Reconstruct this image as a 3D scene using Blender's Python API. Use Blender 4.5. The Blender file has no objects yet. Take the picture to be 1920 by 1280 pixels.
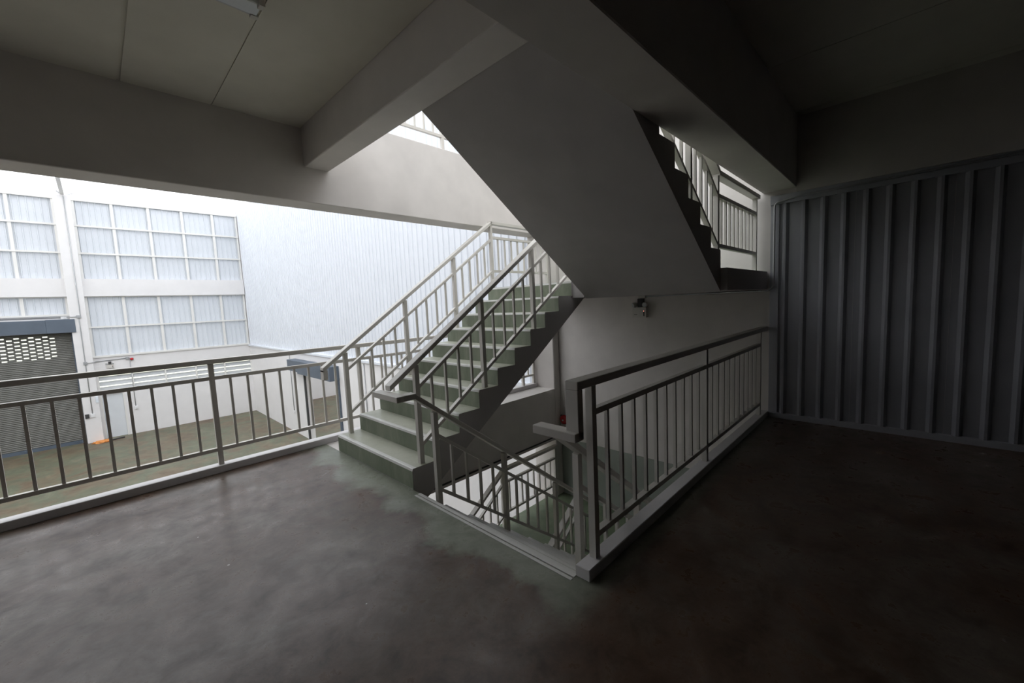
import bpy, bmesh, math, random
from mathutils import Matrix, Vector
random.seed(7)
C = bpy.context.scene.collection
SC = bpy.context.scene

# ------------------------------------------------------------------ camera
cam_d = bpy.data.cameras.new('camera')
cam = bpy.data.objects.new('camera', cam_d); C.objects.link(cam)
cam_d.sensor_fit = 'HORIZONTAL'; cam_d.sensor_width = 36.0
cam_d.lens = 757.724 / 1920 * 36.0
cam_d.clip_start = 0.05; cam_d.clip_end = 600
def _rot(y, p, r):
    Rz = Matrix(((math.cos(r), -math.sin(r), 0), (math.sin(r), math.cos(r), 0), (0, 0, 1)))
    Rx = Matrix(((1, 0, 0), (0, math.cos(p), -math.sin(p)), (0, math.sin(p), math.cos(p))))
    Ry = Matrix(((math.cos(y), 0, math.sin(y)), (0, 1, 0), (-math.sin(y), 0, math.cos(y))))
    return Rz @ Rx @ Ry
_M = _rot(-0.79685943, 0.09215044, -0.04535678)
_B = Matrix([(_M[i][0], _M[i][2], -_M[i][1]) for i in range(3)])   # world axes seen by the camera (right, down, forward)
_W = Matrix((_B[0], -_B[1], -_B[2])).transposed()
cam.matrix_world = Matrix.Translation((0, 0, 1.5)) @ _W.to_4x4()
SC.camera = cam

# ------------------------------------------------------------------ sky and exposure
w = bpy.data.worlds.new('overcast_sky'); SC.world = w; w.use_nodes = True
bg = w.node_tree.nodes['Background']
bg.inputs['Color'].default_value = (1.0, 0.985, 0.965, 1)
bg.inputs['Strength'].default_value = 1.0
SC.view_settings.view_transform = 'Standard'; SC.view_settings.look = 'None'
SC.view_settings.gamma = 1.0; SC.view_settings.use_curve_mapping = False
SC.view_settings.exposure = 1.37

# ------------------------------------------------------------------ materials
MATS = {}
def nodes_of(name):
    m = bpy.data.materials.new(name); m.use_nodes = True
    nt = m.node_tree; b = nt.nodes['Principled BSDF']
    MATS[name] = m
    return m, nt, b
def L(nt, a, b): nt.links.new(a, b)
def noise(nt, scale, detail=4, rough=0.55, co=None, dist=0.0):
    n = nt.nodes.new('ShaderNodeTexNoise')
    n.inputs['Scale'].default_value = scale; n.inputs['Detail'].default_value = detail
    n.inputs['Roughness'].default_value = rough; n.inputs['Distortion'].default_value = dist
    if co is not None: L(nt, co, n.inputs['Vector'])
    return n
def ramp(nt, fac, stops):
    r = nt.nodes.new('ShaderNodeValToRGB'); e = r.color_ramp.elements
    while len(e) < len(stops): e.new(0.5)
    for i, (p, c) in enumerate(stops):
        e[i].position = p; e[i].color = (c[0], c[1], c[2], 1) if not isinstance(c, float) else (c, c, c, 1)
    L(nt, fac, r.inputs['Fac']); return r
def mix(nt, fac, a, b):
    m = nt.nodes.new('ShaderNodeMix'); m.data_type = 'RGBA'
    if isinstance(fac, float): m.inputs['Factor'].default_value = fac
    else: L(nt, fac, m.inputs['Factor'])
    for s, v in (('A', a), ('B', b)):
        sock = [i for i in m.inputs if i.name == s and i.type == 'RGBA'][0]
        if isinstance(v, tuple): sock.default_value = (*v, 1)
        else: L(nt, v, sock)
    return [o for o in m.outputs if o.type == 'RGBA'][0]
def math_n(nt, op, a, b=0.0):
    n = nt.nodes.new('ShaderNodeMath'); n.operation = op
    for i, v in enumerate((a, b)):
        if isinstance(v, (int, float)): n.inputs[i].default_value = v
        else: L(nt, v, n.inputs[i])
    return n.outputs[0]
def mrange(nt, v, a, b):
    n = nt.nodes.new('ShaderNodeMapRange'); n.interpolation_type = 'SMOOTHSTEP'
    n.inputs['From Min'].default_value = a; n.inputs['From Max'].default_value = b
    L(nt, v, n.inputs['Value']); return n.outputs[0]
def geo_pos(nt):
    g = nt.nodes.new('ShaderNodeNewGeometry'); return g.outputs['Position']
def bump(nt, b, h, strength, dist=0.01):
    n = nt.nodes.new('ShaderNodeBump'); n.inputs['Strength'].default_value = strength; n.inputs['Distance'].default_value = dist
    L(nt, h, n.inputs['Height']); L(nt, n.outputs['Normal'], b.inputs['Normal'])

def simple(name, col, rough=0.6, metal=0.0, var=0.06, scale=2.5, bmp=0.0, bscale=60):
    m, nt, b = nodes_of(name)
    p = geo_pos(nt)
    n = noise(nt, scale, 3, co=p)
    lo = tuple(max(0, c * (1 - var)) for c in col); hi = tuple(min(1, c * (1 + var)) for c in col)
    r = ramp(nt, n.outputs['Fac'], [(0.3, lo), (0.7, hi)])
    L(nt, r.outputs['Color'], b.inputs['Base Color'])
    b.inputs['Roughness'].default_value = rough; b.inputs['Metallic'].default_value = metal
    if bmp:
        n2 = noise(nt, bscale, 2, co=p); bump(nt, b, n2.outputs['Fac'], bmp, 0.004)
    return m

simple('plaster', (0.68, 0.645, 0.615), 0.75, bmp=0.12)
simple('plaster_shaded', (0.57, 0.54, 0.505), 0.8, bmp=0.12)  # darker copy of the plaster, shade put into the right-hand beams
simple('ceiling_plaster', (0.69, 0.67, 0.595), 0.8, var=0.05, bmp=0.1)
simple('louvre_metal', (0.46, 0.475, 0.49), 0.5, var=0.02)
simple('hall_plaster', (0.80, 0.785, 0.78), 0.75, var=0.02)
simple('curb_paint', (0.62, 0.60, 0.60), 0.55)
simple('rail_paint', (0.60, 0.575, 0.53), 0.42, var=0.03)
simple('stair_side', (0.42, 0.40, 0.39), 0.7, bmp=0.15)
simple('dado_green', (0.30, 0.33, 0.29), 0.6)
simple('zinc_sheet', (0.34, 0.345, 0.365), 0.42, metal=0.35, var=0.10, scale=1.3)
simple('zinc_trim', (0.42, 0.43, 0.46), 0.45, metal=0.4)
simple('wall_sheet', (0.76, 0.79, 0.84), 0.5, var=0.02)
simple('girt_paint', (0.80, 0.79, 0.76), 0.5, var=0.02)
simple('shutter_grey', (0.165, 0.165, 0.15), 0.5, var=0.08)
simple('box_bluegrey', (0.10, 0.125, 0.16), 0.5, var=0.05)
simple('galv', (0.45, 0.46, 0.47), 0.4, metal=0.5, var=0.05)
simple('pvc_white', (0.82, 0.82, 0.82), 0.5, var=0.02)
simple('plastic_beige', (0.62, 0.60, 0.56), 0.5, var=0.02)
simple('black_plastic', (0.02, 0.02, 0.02), 0.5)
simple('rubber_dark', (0.05, 0.05, 0.05), 0.6)
simple('red_gloss', (0.50, 0.02, 0.025), 0.25, var=0.03)
simple('chrome', (0.7, 0.7, 0.7), 0.2, metal=0.9, var=0.02)
simple('lamp_white', (0.75, 0.80, 0.86), 0.35, var=0.02)
simple('lamp_tube', (0.80, 0.82, 0.82), 0.25, var=0.02)
simple('door_white', (0.70, 0.73, 0.76), 0.5, var=0.02)
simple('orange_cloth', (0.62, 0.25, 0.07), 0.8, var=0.2, scale=14)
simple('outdoor_ground', (0.52, 0.56, 0.47), 0.9, var=0.15, scale=0.2)
simple('steel_grey', (0.55, 0.56, 0.58), 0.5, var=0.03)

def lens_mat():
    m, nt, b = nodes_of('lamp_lens')
    b.inputs['Base Color'].default_value = (0.75, 0.78, 0.8, 1); b.inputs['Roughness'].default_value = 0.08
    b.inputs['Transmission Weight'].default_value = 0.5
lens_mat()
def led_mat():
    m, nt, b = nodes_of('led_red')
    b.inputs['Base Color'].default_value = (0.8, 0.1, 0.05, 1)
    b.inputs['Emission Color'].default_value = (1, 0.35, 0.25, 1); b.inputs['Emission Strength'].default_value = 0.8
led_mat()

def sheet_trans(name, trans_w, tint):
    m = bpy.data.materials.new(name); m.use_nodes = True; nt = m.node_tree; MATS[name] = m
    for n in list(nt.nodes):
        if n.type == 'BSDF_PRINCIPLED': nt.nodes.remove(n)
    out = [n for n in nt.nodes if n.type == 'OUTPUT_MATERIAL'][0]
    t = nt.nodes.new('ShaderNodeBsdfTransparent'); t.inputs[0].default_value = (*tint, 1)
    u = nt.nodes.new('ShaderNodeBsdfTranslucent')
    n = noise(nt, 1.5, 3, co=geo_pos(nt)); r = ramp(nt, n.outputs['Fac'], [(0.3, tuple(c * .95 for c in tint)), (0.7, tint)])
    L(nt, r.outputs['Color'], u.inputs['Color'])
    mx = nt.nodes.new('ShaderNodeMixShader'); mx.inputs[0].default_value = trans_w
    L(nt, u.outputs[0], mx.inputs[1]); L(nt, t.outputs[0], mx.inputs[2]); L(nt, mx.outputs[0], out.inputs['Surface'])
sheet_trans('roof_sheet', 0.78, (0.95, 0.97, 1.0))
def pane_mat():
    m = bpy.data.materials.new('window_sheet'); m.use_nodes = True; nt = m.node_tree; MATS['window_sheet'] = m
    b = nt.nodes['Principled BSDF']; out = [n for n in nt.nodes if n.type == 'OUTPUT_MATERIAL'][0]
    n = noise(nt, 1.2, 3, co=geo_pos(nt))
    r = ramp(nt, n.outputs['Fac'], [(0.3, (0.74, 0.765, 0.80)), (0.7, (0.78, 0.80, 0.84))])
    L(nt, r.outputs['Color'], b.inputs['Base Color']); b.inputs['Roughness'].default_value = 0.45
    u = nt.nodes.new('ShaderNodeBsdfTranslucent'); u.inputs[0].default_value = (0.80, 0.84, 0.9, 1)
    mx = nt.nodes.new('ShaderNodeMixShader'); mx.inputs[0].default_value = 0.22
    L(nt, b.outputs[0], mx.inputs[1]); L(nt, u.outputs[0], mx.inputs[2]); L(nt, mx.outputs[0], out.inputs['Surface'])
pane_mat()

def floor_mat():
    m, nt, b = nodes_of('polished_concrete')
    p = geo_pos(nt)
    n1 = noise(nt, 1.3, 8, 0.68, p, 0.5); n2 = noise(nt, 5.5, 9, 0.72, p, 0.3); n3 = noise(nt, 22, 4, 0.6, p)
    base = ramp(nt, n1.outputs['Fac'], [(0.28, (0.050, 0.028, 0.019)), (0.45, (0.092, 0.060, 0.043)), (0.58, (0.110, 0.089, 0.072)), (0.75, (0.165, 0.146, 0.124))])
    c2 = ramp(nt, n2.outputs['Fac'], [(0.3, (0.42, 0.37, 0.33)), (0.52, (1.0, 0.96, 0.93)), (0.72, (1.45, 1.45, 1.43))])
    mm = nt.nodes.new('ShaderNodeMix'); mm.data_type = 'RGBA'; mm.blend_type = 'MULTIPLY'
    ins = [i for i in mm.inputs if i.type == 'RGBA']; mm.inputs['Factor'].default_value = 1.0
    L(nt, base.outputs['Color'], ins[0]); L(nt, c2.outputs['Color'], ins[1])
    col = [o for o in mm.outputs if o.type == 'RGBA'][0]
    # green paint spilled over the slab in front of the steps
    s = nt.nodes.new('ShaderNodeSeparateXYZ'); L(nt, p, s.inputs[0])
    ng = noise(nt, 2.2, 5, 0.6, p, 0.3)
    xx = math_n(nt, 'ADD', s.outputs['X'], math_n(nt, 'MULTIPLY', math_n(nt, 'SUBTRACT', ng.outputs['Fac'], 0.5), 0.9))
    gx = mrange(nt, xx, 1.36, 1.55)
    gy = mrange(nt, s.outputs['Y'], 1.0, 1.2)
    gy2 = mrange(nt, s.outputs['Y'], 4.62, 4.45)
    gm = math_n(nt, 'MULTIPLY', math_n(nt, 'MULTIPLY', gx, gy), 0.9)
    green = ramp(nt, n2.outputs['Fac'], [(0.3, (0.15, 0.165, 0.125)), (0.7, (0.28, 0.30, 0.245))])
    col = mix(nt, gm, col, green.outputs['Color'])
    # small pale specks and scuffs
    v = nt.nodes.new('ShaderNodeTexVoronoi'); v.inputs['Scale'].default_value = 3.2; L(nt, p, v.inputs['Vector'])
    sp = math_n(nt, 'LESS_THAN', v.outputs['Distance'], 0.022)
    col = mix(nt, sp, col, (0.5, 0.48, 0.45))
    L(nt, col, b.inputs['Base Color'])
    rr = ramp(nt, n2.outputs['Fac'], [(0.32, 0.40), (0.68, 0.23)])
    L(nt, rr.outputs['Color'], b.inputs['Roughness'])
    b.inputs['Specular IOR Level'].default_value = 0.28
    hb = math_n(nt, 'ADD', n3.outputs['Fac'], math_n(nt, 'MULTIPLY', n2.outputs['Fac'], 0.4))
    bump(nt, b, hb, 0.12, 0.005)
floor_mat()
def hall_floor_mat():
    m, nt, b = nodes_of('hall_concrete')
    p = geo_pos(nt)
    n1 = noise(nt, 0.6, 8, 0.7, p, 1.2); n2 = noise(nt, 2.6, 6, 0.65, p, 0.8)
    base = ramp(nt, n1.outputs['Fac'], [(0.3, (0.115, 0.070, 0.042)), (0.45, (0.150, 0.122, 0.078)), (0.58, (0.120, 0.134, 0.086)), (0.75, (0.20, 0.172, 0.122))])
    v = ramp(nt, n2.outputs['Fac'], [(0.3, (0.72, 0.72, 0.72)), (0.7, (1.2, 1.2, 1.2))])
    mm = nt.nodes.new('ShaderNodeMix'); mm.data_type = 'RGBA'; mm.blend_type = 'MULTIPLY'; mm.inputs['Factor'].default_value = 1.0
    ins = [i for i in mm.inputs if i.type == 'RGBA']; L(nt, base.outputs['Color'], ins[0]); L(nt, v.outputs['Color'], ins[1])
    L(nt, [o for o in mm.outputs if o.type == 'RGBA'][0], b.inputs['Base Color']); b.inputs['Roughness'].default_value = 0.55
hall_floor_mat()
def green_mat(name, lo, hi, rough):
    m, nt, b = nodes_of(name)
    p = geo_pos(nt)
    mp = nt.nodes.new('ShaderNodeMapping'); mp.inputs['Scale'].default_value = (1, 1, 0.3); L(nt, p, mp.inputs['Vector'])
    n1 = noise(nt, 4.5, 8, 0.72, mp.outputs['Vector'], 0.3); n2 = noise(nt, 40, 3, 0.5, p)
    r = ramp(nt, n1.outputs['Fac'], [(0.28, lo), (0.55, tuple((a + c) / 2 for a, c in zip(lo, hi))), (0.75, hi)])
    L(nt, r.outputs['Color'], b.inputs['Base Color']); b.inputs['Roughness'].default_value = rough
    bump(nt, b, n2.outputs['Fac'], 0.15, 0.003)
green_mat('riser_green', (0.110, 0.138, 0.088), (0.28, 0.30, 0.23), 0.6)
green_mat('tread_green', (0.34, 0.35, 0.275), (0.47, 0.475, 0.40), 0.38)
green_mat('nosing_worn_glint', (0.50, 0.50, 0.47), (0.68, 0.67, 0.65), 0.3)  # worn step edges, brightened further to carry the glint of light
green_mat('landing_green', (0.11, 0.15, 0.09), (0.22, 0.26, 0.17), 0.45)

# ------------------------------------------------------------------ mesh helpers
def mesh(name, verts, faces, mats, fm=None, smooth=False):
    me = bpy.data.meshes.new(name); me.from_pydata([tuple(v) for v in verts], [], faces); me.update()
    for m in (mats if isinstance(mats, (list, tuple)) else [mats]): me.materials.append(MATS[m])
    if fm:
        for i, k in enumerate(fm): me.polygons[i].material_index = k
    bm = bmesh.new(); bm.from_mesh(me); bmesh.ops.recalc_face_normals(bm, faces=bm.faces); bm.to_mesh(me); bm.free()
    if smooth:
        for f in me.polygons: f.use_smooth = True
    return me
def obj(name, me, parent=None, loc=(0, 0, 0)):
    o = bpy.data.objects.new(name, me); C.objects.link(o); o.location = loc
    if parent is not None: o.parent = parent
    return o
def tag(o, label, cat, group=None, kind=None):
    o['label'] = label; o['category'] = cat
    if group: o['group'] = group
    if kind: o['kind'] = kind
    return o
def empty(name, loc, label, cat, group=None, kind=None):
    o = bpy.data.objects.new(name, None); C.objects.link(o); o.location = loc; o.empty_display_size = 0.1
    return tag(o, label, cat, group, kind)
class MB:
    """collects solids in world coordinates, built relative to an origin"""
    def __init__(s): s.v = []; s.f = []; s.m = []
    def add(s, vs, fs, mi=0):
        k = len(s.v); s.v += [Vector(v) for v in vs]
        for j, f in enumerate(fs):
            s.f.append(tuple(i + k for i in f)); s.m.append(mi[j] if isinstance(mi, list) else mi)
        return s
    def box(s, x0, x1, y0, y1, z0, z1, mi=0):
        return s.add([(x0, y0, z0), (x1, y0, z0), (x1, y1, z0), (x0, y1, z0), (x0, y0, z1), (x1, y0, z1), (x1, y1, z1), (x0, y1, z1)],
                     [(0, 3, 2, 1), (4, 5, 6, 7), (0, 1, 5, 4), (1, 2, 6, 5), (2, 3, 7, 6), (3, 0, 4, 7)], mi)
    def prism(s, poly, y0, y1, mi=0, caps=0):
        """polygon in XZ swept along Y"""
        n = len(poly)
        vs = [(x, y0, z) for x, z in poly] + [(x, y1, z) for x, z in poly]
        fs = [tuple(range(n)), tuple(range(2 * n - 1, n - 1, -1))] + [(i, (i + 1) % n, n + (i + 1) % n, n + i) for i in range(n)]
        mm = [caps, caps] + (mi if isinstance(mi, list) else [mi] * n)
        return s.add(vs, fs, mm)
    def bar(s, p0, p1, wd, h, mi=0):
        """rail from p0 to p1 (centre of the top face), section wd x h with plumb ends"""
        p0, p1 = Vector(p0), Vector(p1); d = (p1 - p0); d.z = 0
        n = Vector((-d.y, d.x, 0)).normalized() * wd / 2; dn = Vector((0, 0, -h))
        return s.add([p0 - n, p0 + n, p0 + n + dn, p0 - n + dn, p1 - n, p1 + n, p1 + n + dn, p1 - n + dn],
                     [(0, 3, 2, 1), (4, 5, 6, 7), (0, 1, 5, 4), (1, 2, 6, 5), (2, 3, 7, 6), (3, 0, 4, 7)], mi)
    def tube(s, pts, r, n=8, mi=0):
        pts = [Vector(p) for p in pts]; rings = []
        for i, p in enumerate(pts):
            a = pts[max(i - 1, 0)]; b = pts[min(i + 1, len(pts) - 1)]
            t = (b - a).normalized(); u = t.orthogonal().normalized()
            ref = Vector((0.31, 0.53, 0.79)); u = (ref - t * ref.dot(t)).normalized(); v = t.cross(u)
            rings.append([p + (u * math.cos(2 * math.pi * k / n) + v * math.sin(2 * math.pi * k / n)) * r for k in range(n)])
        vs = [q for rg in rings for q in rg]; fs = []
        for i in range(len(pts) - 1):
            for k in range(n):
                fs.append((i * n + k, i * n + (k + 1) % n, (i + 1) * n + (k + 1) % n, (i + 1) * n + k))
        fs += [tuple(range(n)), tuple(range((len(pts) - 1) * n, len(pts) * n))]
        return s.add(vs, fs, mi)
    def lathe(s, c, axis, prof, n=16, mi=0):
        c = Vector(c); axis = Vector(axis).normalized(); u = axis.orthogonal().normalized(); v = axis.cross(u)
        vs = []; fs = []
        for (t, r) in prof:
            for k in range(n):
                a = 2 * math.pi * k / n; vs.append(c + axis * t + (u * math.cos(a) + v * math.sin(a)) * r)
        for i in range(len(prof) - 1):
            for k in range(n): fs.append((i * n + k, i * n + (k + 1) % n, (i + 1) * n + (k + 1) % n, (i + 1) * n + k))
        fs += [tuple(range(n - 1, -1, -1)), tuple(range((len(prof) - 1) * n, len(prof) * n))]
        return s.add(vs, fs, mi)
    def build(s, name, mats, parent=None, org=None, smooth=False, bevel=0.0):
        if org is None:
            org = Vector((sum(v.x for v in s.v) / len(s.v), sum(v.y for v in s.v) / len(s.v), min(v.z for v in s.v)))
        org = Vector(org)
        me = mesh(name, [v - org for v in s.v], s.f, mats, s.m, smooth)
        if bevel:
            bm = bmesh.new(); bm.from_mesh(me)
            bmesh.ops.bevel(bm, geom=[e for e in bm.edges], offset=bevel, segments=1, affect='EDGES', clamp_overlap=True)
            bm.to_mesh(me); bm.free()
        o = obj(name, me)
        if parent is not None:
            o.parent = parent; wl_ = Vector((0, 0, 0)); q = parent
            while q is not None: wl_ += Vector(q.location); q = q.parent
            o.location = org - wl_
        else: o.location = org
        return o
def st(name, mb, mat, label, cat, bevel=0.0):
    return tag(mb.build(name, mat, bevel=bevel), label, cat, kind='structure')

# ------------------------------------------------------------------ building data
XW = 5.60            # end wall of the stairwell
XH = 5.70            # side wall of the hall
YH = 25.5            # far wall of the hall
XL, YB = -9.0, -7.0  # the unseen left and rear sides
ZG = -3.68           # ground floor
ZR = 7.0             # roof
ZU = 3.61            # next floor up
RS, TR = 0.1742, 0.257
XE = 1.705           # edge of the floor at the stairs

# floors
m = MB().box(XL, XE, YB, 4.717, -0.2, 0).box(XE, XW, YB, 1.25, -0.2, 0)
st('floor', m, 'polished_concrete', 'dark polished concrete floor with green paint spilled before the steps', 'floor')
st('floor_hall', MB().box(XL, 14, YB, YH + 0.2, ZG - 0.2, ZG), 'hall_concrete', 'mottled olive and brown concrete floor of the hall below', 'floor')
st('ground', MB().box(-160, 160, YH + 0.25, 420, ZG - 0.4, ZG - 0.15), 'outdoor_ground', 'pale open ground outside beyond the perforated shutter', 'ground')
# floor edge beams and curbs
st('floor_beam', MB().box(XL, 5.44, 4.334, 4.835, -0.9, -0.2).box(XE, 5.44, 4.334, 4.835, -0.2, 0).box(XL, XE, 4.717, 4.835, -0.2, 0), 'plaster', 'deep concrete edge beam at floor level beside the stairs', 'beam')
st('floor_beam', MB().box(XE, XW, 0.95, 1.25, -0.9, -0.2), 'plaster', 'concrete beam under the floor edge below the stairwell curb', 'beam')
st('trim_1', MB().box(XL, 5.44, 4.717, 4.835, 0, 0.068), 'curb_paint', 'low grey curb under the long balcony railing', 'curb', bevel=0.004)
st('trim_2', MB().box(1.70, XW, 1.162, 1.252, 0, 0.068), 'curb_paint', 'low grey curb under the guard railing of the stairwell', 'curb', bevel=0.004)

# ceiling: slab and planks
ce = empty('ceiling', (0, 0, 3.396), 'off-white plank ceiling with thin joints', 'ceiling', kind='structure')
MB().box(XL, 1.66, 1.245, 4.517, 3.404, 3.43).box(XL, 1.91, YB, 4.517, 3.42, ZU).box(1.91, XW, YB, 1.245, 3.42, ZU).build('slab', 'ceiling_plaster', ce)
edges = [XL, -7.5, -6.9, -6.3, -5.7, -5.1, -4.5, -3.9, -3.3, -2.7, -2.1, -1.5, -0.89, -0.29, 0.31, 0.91, 1.66]
for a, b_ in zip(edges[:-1], edges[1:]):
    ga = 0.011 if abs(a - 0.31) < 0.01 else 0.004; gb = 0.011 if abs(b_ - 0.31) < 0.01 else 0.004
    MB().box(a + ga, b_ - gb, 1.245, 4.517, 3.396, 3.4045).build('ceiling_plank', 'ceiling_plaster', ce)
xs = [XL + 1.2 * i for i in range(13)] + [XW]
for a, b_ in zip(xs[:-1], xs[1:]):
    MB().box(a + .004, b_ - .004, YB, 0.91, 3.396, 3.4045).build('ceiling_plank', 'ceiling_plaster', ce)
# beams overhead
st('ceiling_beam', MB().box(XL, 5.44, 4.517, 4.835, 2.655, ZU), 'plaster', 'deep edge beam above the balcony opening', 'beam', bevel=0.006)
st('ceiling_beam', MB().box(XL, XW, 0.91, 1.245, 2.655, 3.42), 'plaster_shaded', 'heavy beam toned dark for shade, running over the guard railing to the metal wall', 'beam', bevel=0.006)
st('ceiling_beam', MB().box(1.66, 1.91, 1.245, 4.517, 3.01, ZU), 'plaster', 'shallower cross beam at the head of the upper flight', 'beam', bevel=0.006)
st('ceiling_beam', MB().box(5.54, XW, YB, 0.91, 2.60, 3.42), 'plaster_shaded', 'beam along the top of the dark metal wall', 'beam')

# end wall of the stairwell, column, plain wall above and below the metal cladding
wl = st('wall_stairwell', MB().box(XW, 5.75, 1.16, 4.84, ZG, ZR), 'plaster', 'pale plastered end wall of the stairwell', 'wall')
MB().box(XW - 0.006, XW, 1.25, 4.33, -1.93, -0.905).build('painted_dado', 'dado_green', wl)
st('wall_column', MB().box(5.44, XW, 4.334, 4.84, ZG, ZR), 'plaster', 'plastered column at the corner of stairwell and hall', 'column', bevel=0.012)
st('wall_fill_block', MB().box(-2.75, -2.6, YB, 4.33, ZG, 3.39), 'zinc_sheet', 'unseen dark sheet metal wall added on the left to cut fill light', 'wall')  # out of view, added close by to hold back fill light
st('wall_rear', MB().box(XL - .15, XW + .15, YB - 0.15, YB, ZG, ZR), 'zinc_sheet', 'plain wall behind the camera', 'wall')  # unseen wall, dark metal chosen to lower the bounce light
st('wall_left', MB().box(XL - 0.15, XL, YB, YH + .2, ZG, ZR), 'hall_plaster', 'plain side wall far to the left', 'wall')

# ---- dark metal cladding wall
def rib_profile(width, pitch, top, base, depth, start):
    """points (t, d) of a trapezoid ribbed sheet"""
    pts = [(0, 0)]; t = start
    while t + base / 2 < width:
        for q in ((t - base / 2, 0), (t - top / 2, depth), (t + top / 2, depth), (t + base / 2, 0)):
            if q[0] > pts[-1][0]: pts.append(q)
        t += pitch
    pts.append((width, 0)); return pts
def ribbed_mesh(name, width, height, pitch, top, base, depth, mat, plane, start=None, thick=0.004):
    """plane 'Y': sheet faces -X and runs along Y; plane 'X': sheet faces -Y and runs along X"""
    pr = rib_profile(width, pitch, top, base, depth, start if start is not None else pitch / 2)
    vs = []; n = len(pr)
    for z in (0, height):
        for off in (0, -thick):
            for t, d in pr: vs.append((-(d + off), t, z) if plane == 'Y' else (t, -(d + off), z))
    fs = []
    for i in range(n - 1):
        fs += [(i, i + 1, 2 * n + i + 1, 2 * n + i), (n + i, 3 * n + i, 3 * n + i + 1, n + i + 1),
               (i, n + i, n + i + 1, i + 1), (2 * n + i, 2 * n + i + 1, 3 * n + i + 1, 3 * n + i)]
    fs += [(0, 2 * n, 3 * n, n), (n - 1, 2 * n - 1, 4 * n - 1, 3 * n - 1)]
    return mesh(name, vs, fs, mat)
wr = empty('wall_right', (XW, -1.0, 0), 'dark grey ribbed sheet metal wall', 'wall', kind='structure')
MB().box(XW + 0.03, 5.75, YB, 1.16, ZG, 0).box(XW, 5.75, YB, 1.16, 2.6, ZR).box(XW + .07, 5.75, YB, 1.16, 0, 2.6).build('backing_wall', 'plaster', wr)
sh = ribbed_mesh('cladding_sheet', 0.70, 2.44, 0.1755, 0.020, 0.072, 0.038, 'zinc_sheet', 'Y', start=0.085)
y = 1.105 - 0.70
while y > YB:
    o = obj('cladding_sheet', sh, wr, (XW + 0.01 - wr.location.x, y - wr.location.y, 0.06)); y -= 0.702
    if y < -4.5: break
MB().box(XW - 0.035, XW + 0.03, -5.3, 1.16, 2.50, 2.60).build('head_track', 'zinc_trim', wr)
MB().box(XW - 0.035, XW + 0.03, -5.3, 1.16, 0.0, 0.06).build('floor_track', 'zinc_trim', wr)
MB().box(XW - 0.012, XW + 0.03, 1.075, 1.16, 0.06, 2.50).build('corner_trim', 'zinc_trim', wr)

# ---- hall side wall with ribbed sheeting above a plaster dado
wh = empty('wall_hall_side', (XH, 15, ZG), 'tall white ribbed sheet wall of the hall over a plaster base', 'wall', kind='structure')
OY0, OY1, OZ = 14.12, 17.36, -0.87     # roller door opening
MB().box(XH, XH + .2, 4.84, OY0, ZG, -0.1).box(XH, XH + .2, OY1, YH, ZG, -0.1).box(XH, XH + .2, OY0, OY1, OZ, -0.1).build('base_wall', 'hall_plaster', wh)
MB().box(XH - 0.06, XH + 0.2, 4.84, YH, -0.1, -0.03).build('flashing_ledge', 'wall_sheet', wh)
MB().box(XH + 0.06, XH + 0.10, 4.84, YH, -0.03, ZR).build('sheet_backing', 'wall_sheet', wh)
sh = ribbed_mesh('wall_sheet', 0.838, ZR + 0.03, 0.21, 0.025, 0.05, 0.025, 'wall_sheet', 'Y', start=0.105)
y = 4.845
while y < YH - 0.3:
    obj('wall_sheet', sh, wh, (XH + 0.04 - wh.location.x, y - wh.location.y, -0.03 - wh.location.z)); y += 0.84

# ---- far wall of the hall
wb = empty('wall_back', (0, YH, ZG), 'far hall wall in off-white plaster below and around the windows', 'wall', kind='structure')
DX0, DX1, DZ = -0.17, 0.60, -1.66
mb = MB()
mb.box(-0.23, DX0, YH, YH + .2, ZG, -0.03)                       # beside the door
mb.box(DX0, DX1, YH, YH + .2, DZ, -1.55)                         # over the door
mb.box(DX1, XH, YH, YH + .2, ZG, -1.55)
mb.box(DX0, XH, YH, YH + .2, -0.84, -0.03)
mb.box(XH, 14, YH, YH + .2, ZG, ZR)                              # next hall
mb.box(XL, -0.73, YH, YH + .2, 1.15, 1.85)                       # over the shutter
mb.box(XL, -4.9, YH, YH + .2, ZG, 1.15)
mb.box(XL, -0.23, YH + .02, YH + .2, 6.75, ZR).box(-0.23, XH, YH + .02, YH + .2, 6.75, ZR)
mb.build('plaster_wall', 'hall_plaster', wb)
MB().box(-0.23, XH, YH - 0.06, YH + 0.1, -0.03, 0.05).build('window_ledge', 'girt_paint', wb)
MB().box(XL, -0.73, YH - 0.06, YH + 0.1, 1.85, 1.93).build('window_ledge', 'girt_paint', wb)
MB().box(-0.23, XH, YH - 0.12, YH + 0.2, 2.66, 3.41).build('wall_beam', 'hall_plaster', wb)
MB().box(XL, -0.73, YH - 0.12, YH + 0.2, 2.66, 3.41).build('wall_beam', 'hall_plaster', wb)
st('hall_column', MB().box(-0.73, -0.23, YH - 0.35, YH + 0.2, ZG, 6.85), 'hall_plaster', 'white square column between the hall windows', 'column', bevel=0.01)

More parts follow.
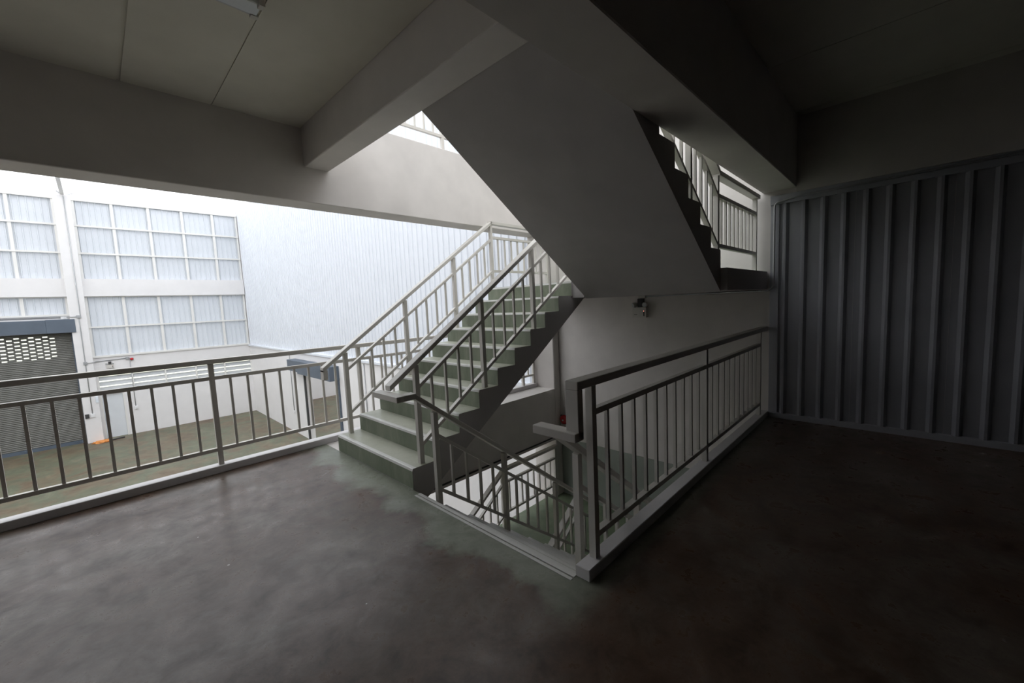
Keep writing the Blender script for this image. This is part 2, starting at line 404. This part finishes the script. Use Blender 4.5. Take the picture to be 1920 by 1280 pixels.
_pane = {}
def window(n, x0, x1, zs, vxs, label):
    wn = empty('window_%d' % n, ((x0 + x1) / 2, YH, zs[0]), label, 'window', kind='structure')
    cols = [x0] + vxs + [x1]
    for a, b_ in zip(cols[:-1], cols[1:]):
        for z0, z1 in zip(zs[:-1], zs[1:]):
            k = (round(b_ - a, 3), round(z1 - z0, 3))
            if k not in _pane: _pane[k] = ribbed_mesh('pane', b_ - a, z1 - z0, 0.195, 0.028, 0.05, 0.028, 'window_sheet', 'X', start=0.12)
            o = obj('pane', _pane[k], wn, (a - wn.location.x, YH + 0.10 - wn.location.y, z0 - wn.location.z))
    for z in zs[1:]:
        MB().box(x0, x1, YH - 0.03, YH + 0.055, z - 0.035, z + 0.035).build('girt', 'girt_paint', wn)
    for x in vxs + [x0 + .03, x1 - .03]:
        MB().box(x - 0.05, x + 0.05, YH + 0.0, YH + 0.06, zs[0], zs[-1]).build('mullion', 'girt_paint', wn)
VX = [0.98, 2.2, 3.42, 4.64]
window(1, -0.23, XH, [3.41, 4.51, 5.67, 6.75], VX, 'tall translucent ribbed window above the beam, right of the column')
window(2, -0.23, XH, [0.05, 1.315, 2.66], VX, 'translucent ribbed window between beam and louvres')
window(3, -6.9, -0.73, [3.41, 4.51, 5.67, 6.75], [-5.65, -4.43, -3.21, -1.99], 'tall translucent ribbed window left of the column')
window(4, -6.9, -0.73, [1.93, 2.66], [-5.65, -4.43, -3.21, -1.99], 'low translucent window strip above the roller shutter')
lv = empty('window_5', (2.7, YH, -1.55), 'long band of white louvre blades above the hall door', 'window', kind='structure')
LX = [DX0, 0.95, 2.12, 3.3, 4.5, XH]
for a, b_ in zip(LX[:-1], LX[1:]):
    bl = MB().add([(a + .03, YH + .02, 0), (b_ - .03, YH + .02, 0), (b_ - .03, YH + .14, .155), (a + .03, YH + .14, .155),
                   (a + .03, YH + .02, .012), (b_ - .03, YH + .02, .012), (b_ - .03, YH + .14, .17), (a + .03, YH + .14, .17)],
                  [(0, 3, 2, 1), (4, 5, 6, 7), (0, 1, 5, 4), (1, 2, 6, 5), (2, 3, 7, 6), (3, 0, 4, 7)])
    first = None
    for i in range(3):
        z = -1.54 + i * 0.235
        if first is None:
            first = bl.build('louvre_blade', 'louvre_metal', lv); first.location.z = z - lv.location.z
        else:
            c = first.copy(); C.objects.link(c); c.location.z = z - lv.location.z
for x in LX: MB().box(x - .03, x + .03, YH - .01, YH + .19, -1.55, -0.84).build('louvre_mullion', 'girt_paint', lv)
# hall door
d1 = empty('door_1', ((DX0 + DX1) / 2, YH, ZG), 'plain white metal door in the far hall wall', 'door', kind='structure')
lf = MB().box(DX0 + .05, DX1 - .05, YH + .04, YH + .09, ZG + .01, DZ - .05).build('door_leaf', 'door_white', d1, bevel=.004)
MB().box(DX0, DX0 + .05, YH - .02, YH + .12, ZG, DZ).box(DX1 - .05, DX1, YH - .02, YH + .12, ZG, DZ).box(DX0, DX1, YH - .02, YH + .12, DZ - .05, DZ).build('door_frame', 'girt_paint', d1)
MB().box(DX0 + .08, DX0 + .20, YH + .0, YH + .04, -2.66, -2.61).box(DX0 + .08, DX0 + .12, YH + .01, YH + .04, -2.90, -2.74).build('door_handle', 'steel_grey', lf)

# ---- roller shutter
rs = tag(bpy.data.objects.new('roller_shutter', None), 'closed dark grey roller shutter with rows of slots', 'roller shutter'); C.objects.link(rs)
rs.location = (-2.8, YH, ZG)
mb = MB(); P = 0.074; z = ZG + 0.14; k = 0
SX0, SX1 = -4.85, -0.74
def slat_strip(xa, xb, z0, z1, y0=YH + .05):
    h = z1 - z0
    pr = [(0, 0.012), (.2, -0.004), (.5, -0.012), (.8, -0.004), (1, 0.012)]
    vs = [(x, y0 + d, z0 + t * h) for t, d in pr for x in (xa, xb)]
    mb.add(vs, [(2 * i, 2 * i + 1, 2 * i + 3, 2 * i + 2) for i in range(4)])
while z < 1.14:
    zt = min(z + P, 1.15)
    if 0.02 < z < 1.0:
        ph = -1.326 if k % 2 == 0 else -1.326 - 0.19
        hs = []; x = ph
        while x > SX0 + 0.5: hs.append(x); x -= 0.38
        hs = [h for h in hs if h < -1.2][::-1]
        xa = SX0
        mb.add([(xx, YH + .05 + d, z + t * P) for t, d in ((0, .012), (.17, -.004)) for xx in (SX0, SX1)], [(0, 1, 3, 2)])
        mb.add([(xx, YH + .05 + d, z + t * P) for t, d in ((.83, -.004), (1, .012)) for xx in (SX0, SX1)], [(0, 1, 3, 2)])
        for h in hs + [None]:
            xb = h - 0.07 if h is not None else SX1
            mb.add([(xx, YH + .05 + d, z + t * P) for t, d in ((.17, -.004), (.5, -.012), (.83, -.004)) for xx in (xa, xb)], [(0, 1, 3, 2), (2, 3, 5, 4)])
            if h is not None: xa = h + 0.07
    else: slat_strip(SX0, SX1, z, zt)
    z += P; k += 1
cu = mb.build('slat_curtain', 'shutter_grey', rs); cu['kind'] = 'stuff'
MB().box(SX0, SX1, YH + .03, YH + .07, ZG, ZG + .145).build('bottom_bar', 'box_bluegrey', rs)
MB().box(SX1 - .04, SX1 + .02, YH - .02, YH + .10, ZG, 1.16).build('guide_channel', 'box_bluegrey', rs)
MB().box(SX0 - .04, SX0 + .04, YH - .02, YH + .10, ZG, 1.16).build('guide_channel', 'box_bluegrey', rs)
hb = MB().box(-5.0, -1.42, YH - .38, YH - .02, 1.16, 1.70).build('hood', 'box_bluegrey', rs, bevel=.006)
MB().box(-1.418, -0.60, YH - .395, YH - .005, 1.15, 1.71).build('hood_end', 'box_bluegrey', rs, bevel=.006)

# ---- roller door of the side opening
rd = tag(bpy.data.objects.new('roller_door', None), 'rolled-up door with blue-grey hood over the side opening of the hall', 'roller door'); C.objects.link(rd)
rd.location = (XH, 15.7, ZG)
MB().box(XH - .34, XH - .002, 14.0, 17.2, -0.86, -0.36).build('hood', 'box_bluegrey', rd, bevel=.006)
MB().box(XH - .34, XH - .002, 17.2, 18.35, -0.80, -0.36).build('motor_cover', 'box_bluegrey', rd, bevel=.006)
MB().box(XH - .06, XH - .002, 14.02, 14.14, ZG, -0.86).build('guide_channel', 'box_bluegrey', rd)
MB().box(XH - .06, XH - .002, 17.30, 17.42, ZG, -0.86).build('guide_channel', 'rubber_dark', rd)
# next hall seen through the opening
st('wall_next_hall', MB().box(13.85, 14, 4.84, YH, ZG, ZR).box(5.9, 14, 4.69, 4.84, ZG, ZR), 'hall_plaster', 'plain walls of the next hall beyond the side opening', 'wall')

# ---- roof and its steel
rf = st('roof', MB().box(XL - .2, 14.2, YB - .2, YH + .3, ZR, ZR + 0.02), 'roof_sheet', 'bright translucent roof sheets over hall and stairwell', 'roof')
for i, x in enumerate((-0.45, -7.2)):
    MB().box(x - .06, x + .06, 5.2, YH - .2, 6.86, 6.995).build('rafter', 'girt_paint', rf)
tag(MB().tube([(-0.43, YH - .25, 6.82), (-0.60, YH - .30, 6.99)], .03).build('roof_strut', 'steel_grey'), 'short steel strut from the column top to the roof', 'strut')
tag(MB().tube([(-0.40, YH - .2, 6.84), (-0.05, YH - .25, 6.99)], .012, 6).build('tie_rod', 'steel_grey'), 'thin steel tie rod from the column top', 'rod')

# ------------------------------------------------------------------ stairs
def flight(name, label, x0, z0, n, tread, rise, sgn, y0, y1, depth, top_trim=None, last=.05):
    """n risers from (x0, z0), climbing in direction sgn along X"""
    fl = empty(name, (x0, (y0 + y1) / 2, z0), label, 'staircase', 'concrete stair flights')
    M4 = ['stair_side', 'riser_green', 'tread_green', 'nosing_worn_glint']
    base = None
    nz = 0.022
    # one step mesh, shared
    xa, xb = 0.0, sgn * tread
    poly = [(xa, -rise), (xa, -nz), (xa + sgn * 0.006, -0.004), (xa + sgn * 0.012, 0), (xa + sgn * 0.040, 0), (xb, 0)]
    sides = [1, 3, 3, 3, 2, 0]
    mb = MB().prism(poly, y0, y1, sides, 0)
    for i in range(n - 1):
        xs_, zs_ = x0 + sgn * tread * i, z0 + rise * (i + 1)
        if base is None:
            base = mb.build('step', M4, fl, org=(0, (y0 + y1) / 2, 0)); o = base
        else:
            o = base.copy(); C.objects.link(o)
        o.location = (xs_ - fl.location.x, 0, zs_ - fl.location.z)
    # waist slab below the notch line
    xe, ze = x0 + sgn * tread * (n - 1), z0 + rise * (n - 1)
    th = depth - rise
    MB().prism([(x0, z0 - .0), (xe, ze), (xe, ze - th), (x0, z0 - th)] if top_trim is None else top_trim, y0, y1, 0, 0).build('waist_slab', 'stair_side', fl)
    # last riser
    MB().prism([(xe, ze), (xe, ze + rise - nz), (xe + sgn * .006, ze + rise - .004), (xe + sgn * .012, ze + rise), (xe + sgn * last, ze + rise), (xe + sgn * last, ze)], y0, y1, sides, 0).build('step', M4, fl)
    return fl
ZL = RS * 10
# flight up from this floor
UX0 = 1.71
s1 = flight('concrete_stair_flight', 'green-stepped concrete flight climbing away from the floor', UX0, 0, 10, TR, RS, 1, 2.897, 4.375, 0.385,
            top_trim=[(UX0, 0), (UX0 + TR * 9, RS * 9), (UX0 + TR * 9, 1.5395), (4.288, 1.5395), (4.288, 1.533), (1.724, -0.20), (UX0, -0.20)])
# upper flight back over our heads
UX1 = 4.095
s2 = flight('concrete_stair_flight', 'upper concrete flight crossing overhead, seen from below', UX1, ZL, 9, TR, RS, -1, 1.247, 2.73, 0.41,
            top_trim=[(UX1, ZL), (UX1 - TR * 8, ZL + RS * 8), (1.912, ZL + RS * 8), (1.912, ZL + RS * 8.49 - .205), (UX1, ZL - .215)], last=.125)
# landings
ld = empty('stair_landing', (4.8, 2.8, 1.54), 'concrete half landing between the two upward flights', 'landing')
MB().box(UX0 + TR * 9 + .05, XW - .007, 2.73, 4.375, 1.54, ZL).box(UX1, XW - .007, 1.19, 2.73, 1.54, ZL).build('landing_slab', 'stair_side', ld)
MB().box(UX0 + TR * 9 + .05, XW - .007, 2.73, 4.375, ZL, ZL + .004).box(UX1, XW - .007, 1.19, 2.73, ZL, ZL + .004).build('landing_topping', 'landing_green', ld)
MB().box(UX1 - .05, UX0 + TR * 9 + .06, 2.73, 2.897, 1.54, ZL - .01).build('landing_edge', 'stair_side', ld)
# down flight: first step edge is the floor edge
RD = 0.193; ZLL = -1.93
DX = 4.02
s3 = flight('concrete_stair_flight', 'concrete flight going down beside the guard railing', DX, ZLL, 10, 0.257, RD, -1, 1.30, 2.79, 0.40)
ld2 = empty('stair_landing', (4.8, 2.8, ZLL - .2), 'green half landing at the bottom of the downward flight', 'landing')
MB().box(DX, XW - .007, 1.25, 4.45, ZLL - .2, ZLL).build('landing_slab', 'stair_side', ld2)
MB().box(DX, XW - .006, 1.25, 4.45, ZLL, ZLL + .004).build('landing_topping', 'landing_green', ld2)
s4 = flight('concrete_stair_flight', 'lowest concrete flight from the green landing to the hall floor', DX - 9 * 0.257, ZG, 10, 0.257, 0.175, 1, 2.897, 4.375, 0.385)
# worn strips on the floor edge above the downward flight
st('trim_3', MB().box(1.650, 1.670, 1.252, 2.79, 0.0, 0.003).box(1.680, 1.7065, 1.252, 2.79, 0.0, 0.004), 'nosing_worn_glint', 'worn pale strip along the floor edge above the downward flight', 'edge strip')

# ------------------------------------------------------------------ railings
_bal = {}
def railing(name, label, y, top, mid, low, posts, bals, tops=None, extra=None, group='steel railings', tw=0.08, th=0.045):
    """top/mid/low: ((x0,z0),(x1,z1)) top-surface lines; posts: (x, zbase); bals: list of x"""
    xs = [top[0][0], top[1][0]]
    r = empty(name, ((xs[0] + xs[1]) / 2, y, min(p[1] for p in posts) if posts else low[0][1]), label, 'railing', group)
    def zat(l, x): return l[0][1] + (l[1][1] - l[0][1]) * (x - l[0][0]) / (l[1][0] - l[0][0])
    MB().bar((top[0][0], y, top[0][1]), (top[1][0], y, top[1][1]), tw, th).build('handrail', 'rail_paint', r, bevel=.003)
    MB().bar((mid[0][0], y, mid[0][1]), (mid[1][0], y, mid[1][1]), .040, .034).build('middle_rail', 'rail_paint', r)
    MB().bar((low[0][0], y, low[0][1]), (low[1][0], y, low[1][1]), .040, .034).build('bottom_rail', 'rail_paint', r)
    for x, zb in posts:
        MB().box(x - .021, x + .021, y - .021, y + .021, zb, zat(top, x) - th + .01 - abs((top[1][1] - top[0][1]) / (top[1][0] - top[0][0])) * .021).build('post', 'rail_paint', r)
    for x in bals:
        sl = abs((mid[1][1] - mid[0][1]) / (mid[1][0] - mid[0][0]))
        z0, z1 = zat(low, x) - .004 - sl * .01, zat(mid, x) - .034 + .006
        k = (round(z1 - z0, 3),)
        if k not in _bal:
            _bal[k] = MB().box(-.0105, .0105, -.0105, .0105, 0, z1 - z0)
            _bal[k] = mesh('baluster', _bal[k].v, _bal[k].f, 'rail_paint')
        obj('baluster', _bal[k], r, (x - r.location.x, 0, z0 - r.location.z))
    if extra: extra(r)
    return r
def between(ps, n):
    out = []
    for a, b_ in zip(ps[:-1], ps[1:]):
        out += [a + (b_ - a) * (i + 1) / (n + 1) for i in range(n)]
    return out
# long balcony railing
px = [0.727 + 1.465 * k for k in range(-4, 4)]
bx = between(px, 9) + [5.26]
railing('balcony_railing', 'long grey steel railing along the balcony edge over the hall', 4.776, ((-5.2, 1.105), (5.44, 1.105)), ((-5.2, .937), (5.40, .937)), ((-5.2, .236), (5.40, .236)),
        [(x, .066) for x in px] + [(5.40, .066)], bx)
# guard railing with drop and volute
def guard_extra(r):
    MB().box(1.655, 1.70, 1.172, 1.252, 0.795, 1.0505).build('handrail_drop', 'rail_paint', r, bevel=.003)
    MB().box(1.625, 1.70, 1.172, 1.46, 0.785, 0.832).build('handrail_return', 'rail_paint', r, bevel=.003)
gp = [1.83, 3.578, 5.355]
railing('guard_railing', 'grey steel guard railing along the right side of the stairwell', 1.212, ((1.655, 1.095), (5.60, 1.095)), ((1.83, .915), (5.37, .915)), ((1.83, .215), (5.37, .215)),
        [(x, .066) for x in gp], between(gp, 10), extra=guard_extra)
# up flight, right and left
def tz(n): return RS * n
sp = [1.84, 2.611, 3.382]
railing('stair_railing', 'stair railing on the right side of the upward flight', 2.955, ((1.575, .895), (4.20, 2.70)), ((1.84, .845), (4.15, 2.43)), ((1.84, .345), (4.15, 1.92)),
        [(sp[0], tz(1)), (sp[1], tz(4)), (sp[2], tz(7)), (4.16, ZL)], between(sp + [4.16], 4))
def left_extra(r):
    MB().box(1.585, 1.63, 4.29, 4.37, 0.80, 0.905).build('handrail_drop', 'rail_paint', r, bevel=.003)
railing('stair_railing', 'pale stair railing on the hall side of the upward flight', 4.33, ((1.585, .930), (4.085, 2.695)), ((1.84, .885), (4.085, 2.455)), ((1.84, .41), (4.085, 2.005)),
        [(sp[0], tz(1)), (sp[1], tz(4)), (sp[2], tz(7)), (4.085, tz(10))], between(sp + [4.085], 4), extra=left_extra)
railing('landing_railing', 'pale railing on the hall side of the half landing', 4.33, ((4.065, 2.695), (5.44, 2.695)), ((4.085, 2.485), (5.36, 2.485)), ((4.085, 2.005), (5.36, 2.005)),
        [(5.34, ZL)], between([4.085, 5.34], 8))
# upper flight, right side and landing
up = [4.11, 3.45, 2.68]
sl = -0.677
def upz(x, z): return z + sl * (x - 4.11)
railing('landing_railing', 'railing at the open edge of the half landing, below the heavy beam', 1.29, ((4.09, 2.63), (5.52, 2.63)), ((4.11, 2.43), (5.47, 2.43)), ((4.11, 1.975), (5.47, 1.975)),
        [(4.11, ZL), (5.45, ZL)], between([4.11, 5.45], 9))
def upstep(x): return ZL + RS * (1 + int((UX1 - x) / TR))
railing('stair_railing', 'railing on the near side of the upper flight overhead', 1.29, ((2.3, upz(2.3, 2.63)), (4.11, 2.63)), ((2.3, upz(2.3, 2.43)), (4.11, 2.43)), ((2.3, upz(2.3, 1.975)), (4.11, 1.975)),
        [(x, upstep(x)) for x in up[1:]], between(up[::-1], 4))
# down flight, left and right
dn = [1.84, 2.60, 3.36]
sd = -0.751
def dl(x, x0, z0): return z0 + sd * (x - x0)
def dstep(x): return ZLL + RD * (1 + int((DX - x) / 0.257)) if x < DX else ZLL
def dl_extra(r):
    MB().box(1.495, 1.575, 2.68, 3.06, .805, .850).build('handrail_return', 'rail_paint', r, bevel=.003)
    MB().box(1.56, 1.665, 2.68, 2.76, .805, .850).build('handrail_level', 'rail_paint', r, bevel=.003)
railing('stair_railing', 'stair railing on the left side of the downward flight', 2.72, ((1.655, .848), (4.06, dl(4.06, 1.655, .848))), ((1.84, .49), (4.04, dl(4.04, 1.84, .49))), ((1.84, .03), (4.04, dl(4.04, 1.84, .03))),
        [(x, dstep(x)) for x in dn] + [(4.04, ZLL)], between(dn + [4.04], 4), extra=dl_extra)
d2 = [1.95, 2.70, 3.45]
railing('stair_railing', 'stair railing of the downward flight behind the guard railing', 1.40, ((1.69, .832), (4.06, dl(4.06, 1.69, .832))), ((1.95, .40), (4.04, dl(4.04, 1.95, .40))), ((1.95, -.05), (4.04, dl(4.04, 1.95, -.05))),
        [(x, dstep(x)) for x in d2] + [(4.04, ZLL)], between(d2 + [4.04], 4))
# lower landing and lowest flight
railing('landing_railing', 'railing on the hall side of the lower green landing', 4.35, ((4.08, -1.0), (5.44, -1.0)), ((4.10, -1.21), (5.40, -1.21)), ((4.10, -1.69), (5.40, -1.69)),
        [(4.10, ZLL), (5.40, ZLL)], between([4.10, 5.40], 8))
lz = lambda x, z: z + 0.68 * (x - 4.10)
lp = [1.85, 2.60, 3.37, 4.10]
def lstep(x): return ZG + 0.175 * (1 + int((x - (DX - 9 * 0.257)) / 0.257))
for yy, lb in ((4.33, 'railing on the hall side of the lowest flight'), (2.96, 'railing on the inner side of the lowest flight')):
    railing('stair_railing', lb, yy, ((1.6, lz(1.6, -1.0)), (4.10, -1.0)), ((1.85, lz(1.85, -1.21)), (4.10, -1.21)), ((1.85, lz(1.85, -1.69)), (4.10, -1.69)),
            [(x, lstep(x)) for x in lp[:-1]] + ([(4.10, ZLL)] if yy < 4 else []), between(lp, 4))
# railing of the next floor above the edge beam
ux = [0.727 + 1.465 * k for k in range(1, 4)]
railing('balcony_railing', 'white railing on top of the edge beam on the next floor', 4.776, ((1.9, ZU + 1.10), (5.44, ZU + 1.10)), ((1.9, ZU + .937), (5.4, ZU + .937)), ((1.9, ZU + .30), (5.4, ZU + .30)),
        [(x, ZU + .066) for x in ux] + [(5.40, ZU + .066)], between(ux, 9))
st('trim_4', MB().box(XL, 5.44, 4.717, 4.835, ZU, ZU + .068), 'curb_paint', 'low curb on the edge beam of the next floor', 'curb')

# ------------------------------------------------------------------ fittings
def emergency_light(loc, face, label, scale=1.0):
    """face: '-X' or '-Y' direction the unit looks to"""
    e = empty('emergency_light', loc, label, 'emergency light', 'twin-lamp emergency lights')
    def build(mb, nm, mat, smooth=False):
        vs = []
        for v in mb.v:
            v = v * scale
            vs.append(Vector((-v.y, -v.x, v.z)) if face == '-X' else Vector((v.x, -v.y, v.z)))   # local: x along wall, y out of wall
        me = mesh(nm, vs, mb.f, mat, mb.m, smooth); return obj(nm, me, e)
    bb = build(MB().box(-.105, .105, 0.002, .075, 0, .145), 'battery_box', 'plastic_beige')
    build(MB().box(.066, .082, .075, .079, .02, .10), 'indicator_slot', 'black_plastic').parent = bb
    build(MB().box(.070, .078, .079, .082, .088, .096), 'status_light', 'led_red').parent = bb
    build(MB().box(-.08, -.03, .075, .0765, .040, .046), 'printed_mark', 'rubber_dark').parent = bb
    for sx, ax in ((-.085, (-.55, .8, -.2)), (.08, (.1, 1, -.15))):
        hd = build(MB().lathe((sx, .035, .185), ax, [(-.04, .018), (-.02, .032), (.03, .038), (.034, .038)], 14), 'lamp_head', 'plastic_beige', True)
        build(MB().lathe((sx, .035, .185), ax, [(.0345, .033), (.038, .030)], 14), 'lamp_lens', 'lamp_lens').parent = hd
        build(MB().box(sx - .008, sx + .008, .027, .043, .14, .165), 'swivel', 'black_plastic').parent = hd
    build(MB().box(-.045, .05, .004, .03, .148, .272), 'bracket', 'rubber_dark')
    return e
emergency_light((XW, 2.785, 1.222), '-X', 'beige twin-lamp emergency light on the stairwell wall')
emergency_light((0.27, YH, -0.53), '-Y', 'small white twin-lamp emergency light on the far hall wall', 1.05)
tag(MB().box(XW - .05, XW - .002, 2.70, 2.81, 1.50, 1.538).build('junction_box', 'plastic_beige', bevel=.003), 'small square junction box above the stairwell emergency light', 'junction box')
def arc(c, r, a0, a1, u, v, n=6):
    c, u, v = Vector(c), Vector(u), Vector(v)
    return [c + u * math.cos(a0 + (a1 - a0) * i / n) * r + v * math.sin(a0 + (a1 - a0) * i / n) * r for i in range(n + 1)]
xc = XW - .06
pts = [(xc + .035, 2.70, 1.522), (xc + .035, 1.25, 1.522), (xc, 1.20, 1.522)] + arc((xc, 1.19, 1.60), .078, -math.pi / 2, -math.pi, (0, 1, 0), (0, 0, 1)) + \
      arc((xc, 1.062, 2.47), .05, 0, math.pi / 2, (0, 1, 0), (0, 0, 1)) + [(xc, .9, 2.545), (xc, -1.0, 2.575)]
tag(MB().tube(pts, .011, 8).build('conduit', 'galv', smooth=True), 'bent galvanised conduit rising beside the dark metal wall', 'conduit')
# red alarm gear at the foot of the column
ab = empty('alarm_bell', (5.545, 4.24, -.66), 'red alarm bell low on the stairwell wall', 'alarm')
gg = MB().lathe((5.598, 4.24, -.56), (-1, 0, 0), [(0, .05), (.02, .055), (.03, .085), (.055, .08), (.075, .055), (.085, .02)], 18).build('gong', 'red_gloss', ab, smooth=True)
MB().lathe((5.513, 4.24, -.56), (-1, 0, 0), [(0, .018), (.01, .014)], 10).build('gong_nut', 'chrome', gg)
MB().box(5.575, 5.598, 4.27, 4.33, -.60, -.49).build('back_box', 'black_plastic', ab)
bc = empty('alarm_beacon', (5.5, 4.2, -.93), 'red alarm beacon with chrome collar below the bell', 'alarm')
MB().lathe((5.54, 4.23, -.87), (-.15, -1, -.15), [(0, .034), (.04, .04), (.09, .028), (.125, .006)], 14).build('dome', 'red_gloss', bc, smooth=True)
MB().lathe((5.54, 4.23, -.87), (.15, 1, .15), [(0, .036), (.025, .036)], 14).build('collar', 'chrome', bc, smooth=True)
MB().box(5.50, 5.59, 4.26, 4.33, -.92, -.83).build('base_box', 'black_plastic', bc)
tag(MB().tube([(5.50, 4.30, -.85), (5.40, 4.315, -.83), (5.2, 4.318, -.84), (2.2, 4.318, -.84)], .012, 6).build('cable', 'rubber_dark', smooth=True), 'dark cable along the foot of the floor edge beam', 'cable')
# ceiling batten light
cl = empty('ceiling_light', (0.27, 2.865, 3.396), 'unlit fluorescent batten light on the plank ceiling', 'ceiling light')
MB().box(-0.34, 0.875, 2.80, 2.93, 3.335, 3.395).build('housing', 'lamp_white', cl, bevel=.003)
MB().box(-0.34, 0.872, 2.93, 2.955, 3.345, 3.395).build('mounting_flange', 'steel_grey', cl)
MB().tube([(-0.29, 2.775, 3.325), (0.845, 2.775, 3.325)], .015, 12).build('tube', 'lamp_tube', cl, smooth=True)
for xa in (-0.335, 0.845): MB().box(xa, xa + .03, 2.755, 2.80, 3.30, 3.36).build('lamp_holder', 'plastic_beige', cl)
MB().lathe((0.66, 2.865, 3.335), (0, 0, -1), [(-.005, .018), (.001, .018)], 14).build('knockout', 'black_plastic', cl)
MB().box(0.845, 0.884, 2.925, 2.96, 3.33, 3.395).build('end_clip', 'plastic_beige', cl)

# conduits and switches of the hall
def tb(name, pts, r, label, cat, mat='galv'):
    return tag(MB().tube(pts, r, 6).build(name, mat, smooth=True), label, cat)
yc = YH - .37
tb('conduit', [(-0.42, yc, 6.8), (-0.42, yc, 1.82), (-.47, yc, 1.80), (-0.47, yc, -.2), (-.47, yc, -2.4)], .016, 'long vertical conduit on the hall column', 'conduit')
tb('conduit', [(-0.47, yc, 1.80), (-.8, yc, 1.80), (-.83, YH - .02, 1.79), (-6, YH - .02, 1.79)], .016, 'horizontal conduit above the roller shutter hood', 'conduit')
tb('conduit', [(-0.47, yc, -.2), (-.20, yc, -.2), (-.18, YH - .02, -.2), (0.93, YH - .02, -.16)], .018, 'horizontal conduit below the hall window ledge', 'conduit')
tb('conduit', [(0.93, YH - .02, -.16), (0.93, YH - .02, -2.4)], .014, 'vertical conduit down the plaster right of the hall door', 'conduit')
tb('conduit', [(XH - .02, 19.05, -.15), (XH - .02, 19.05, -2.70)], .016, 'vertical conduit on the hall side wall left of the roller door', 'conduit')
tb('conduit', [(XH - .02, 12.06, -.15), (XH - .02, 12.06, ZG + .3)], .018, 'vertical conduit on the hall side wall right of the roller door', 'conduit')
def plate(x0, x1, y0, y1, z0, z1, label, mat='pvc_white', name='switch_plate', cat='switch', out=(0, -1, 0)):
    e = empty(name, ((x0 + x1) / 2, (y0 + y1) / 2, z0), label, cat)
    pl = MB().box(x0, x1, y0, y1, z0, z1).build('plate', mat, e, bevel=.004)
    o = Vector(out); cx, cy, cz = (x0 + x1) / 2, (y0 + y1) / 2, (z0 + z1) / 2
    if out[1]: MB().box(cx - .02, cx + .02, y0 - .01, y0 + .002, cz - .035, cz + .035).build('rocker', mat, pl)
    else: MB().box(x0 - .01, x0 + .002, cy - .02, cy + .02, cz - .035, cz + .035).build('rocker', mat, pl)
plate(.87, .99, YH - .05, YH - .002, -2.55, -2.40, 'white switch plate on the plaster right of the hall door')
plate(-.535, -.40, yc - .03, yc + .018, -2.56, -2.40, 'white switch plate on the hall column')
plate(-.70, -.575, yc - .03, yc + .018, -2.58, -2.40, 'dark control box beside the shutter on the hall column', 'rubber_dark', 'control_box', 'control box')
plate(XH - .05, XH - .002, 19.0, 19.1, -2.82, -2.70, 'small switch plate on the hall side wall', out=(-1, 0, 0))
plate(-.32, -.235, yc - .03, yc + .018, -1.95, -1.68, 'grey-green door closer box beside the hall door', 'lamp_white', 'wall_box', 'box')
plate(-.53, -.41, yc - .03, yc + .018, -.27, -.14, 'small grey junction box on the column below the shutter hood', 'galv', 'junction_box', 'junction box')
plate(-.54, -.40, yc - .03, yc + .018, 1.74, 1.86, 'small grey junction box on the column above the shutter hood', 'galv', 'junction_box', 'junction box')
plate(-1.0, -.80, YH - .06, YH - .002, 1.70 + .02, 1.83, 'small white sensor box above the shutter hood', 'pvc_white', 'sensor_box', 'sensor')
plate(.80, .90, YH - .06, YH - .002, -.23, -.11, 'small galvanised junction box beside the red strobe', 'galv', 'junction_box', 'junction box')
rb = empty('alarm_strobe', (0.99, YH, -.28), 'red alarm strobe on the far hall wall', 'alarm')
MB().lathe((1.0, YH - .002, -.22), (0, -1, 0), [(0, .06), (.03, .06), (.08, .05), (.10, .02)], 14).build('dome', 'red_gloss', rb, smooth=True)
MB().box(.94, 1.06, YH - .02, YH - .001, -.28, -.16).build('base', 'galv', rb)
# rag on the hall floor
random.seed(3)
bm = bmesh.new(); bmesh.ops.create_icosphere(bm, subdivisions=3, radius=1)
for v in bm.verts:
    k = 1 + random.uniform(-.18, .18)
    v.co = Vector((v.co.x * .32 * k, v.co.y * .22 * k, max(v.co.z, -.15) * .07 * k + .012))
me = bpy.data.meshes.new('rag'); bm.to_mesh(me); bm.free(); me.materials.append(MATS['orange_cloth'])
tag(obj('rag', me, None, (-0.28, YH - .55, ZG + .004)), 'crumpled orange rag on the hall floor by the column', 'rag')
tag(MB().tube([(0.02, YH - .62, ZG + .035), (.25, YH - .5, ZG + .03), (.42, YH - .52, ZG + .035)], .03, 8).build('pipe_offcut', 'rubber_dark', smooth=True), 'dark pipe offcut beside the orange rag', 'pipe')
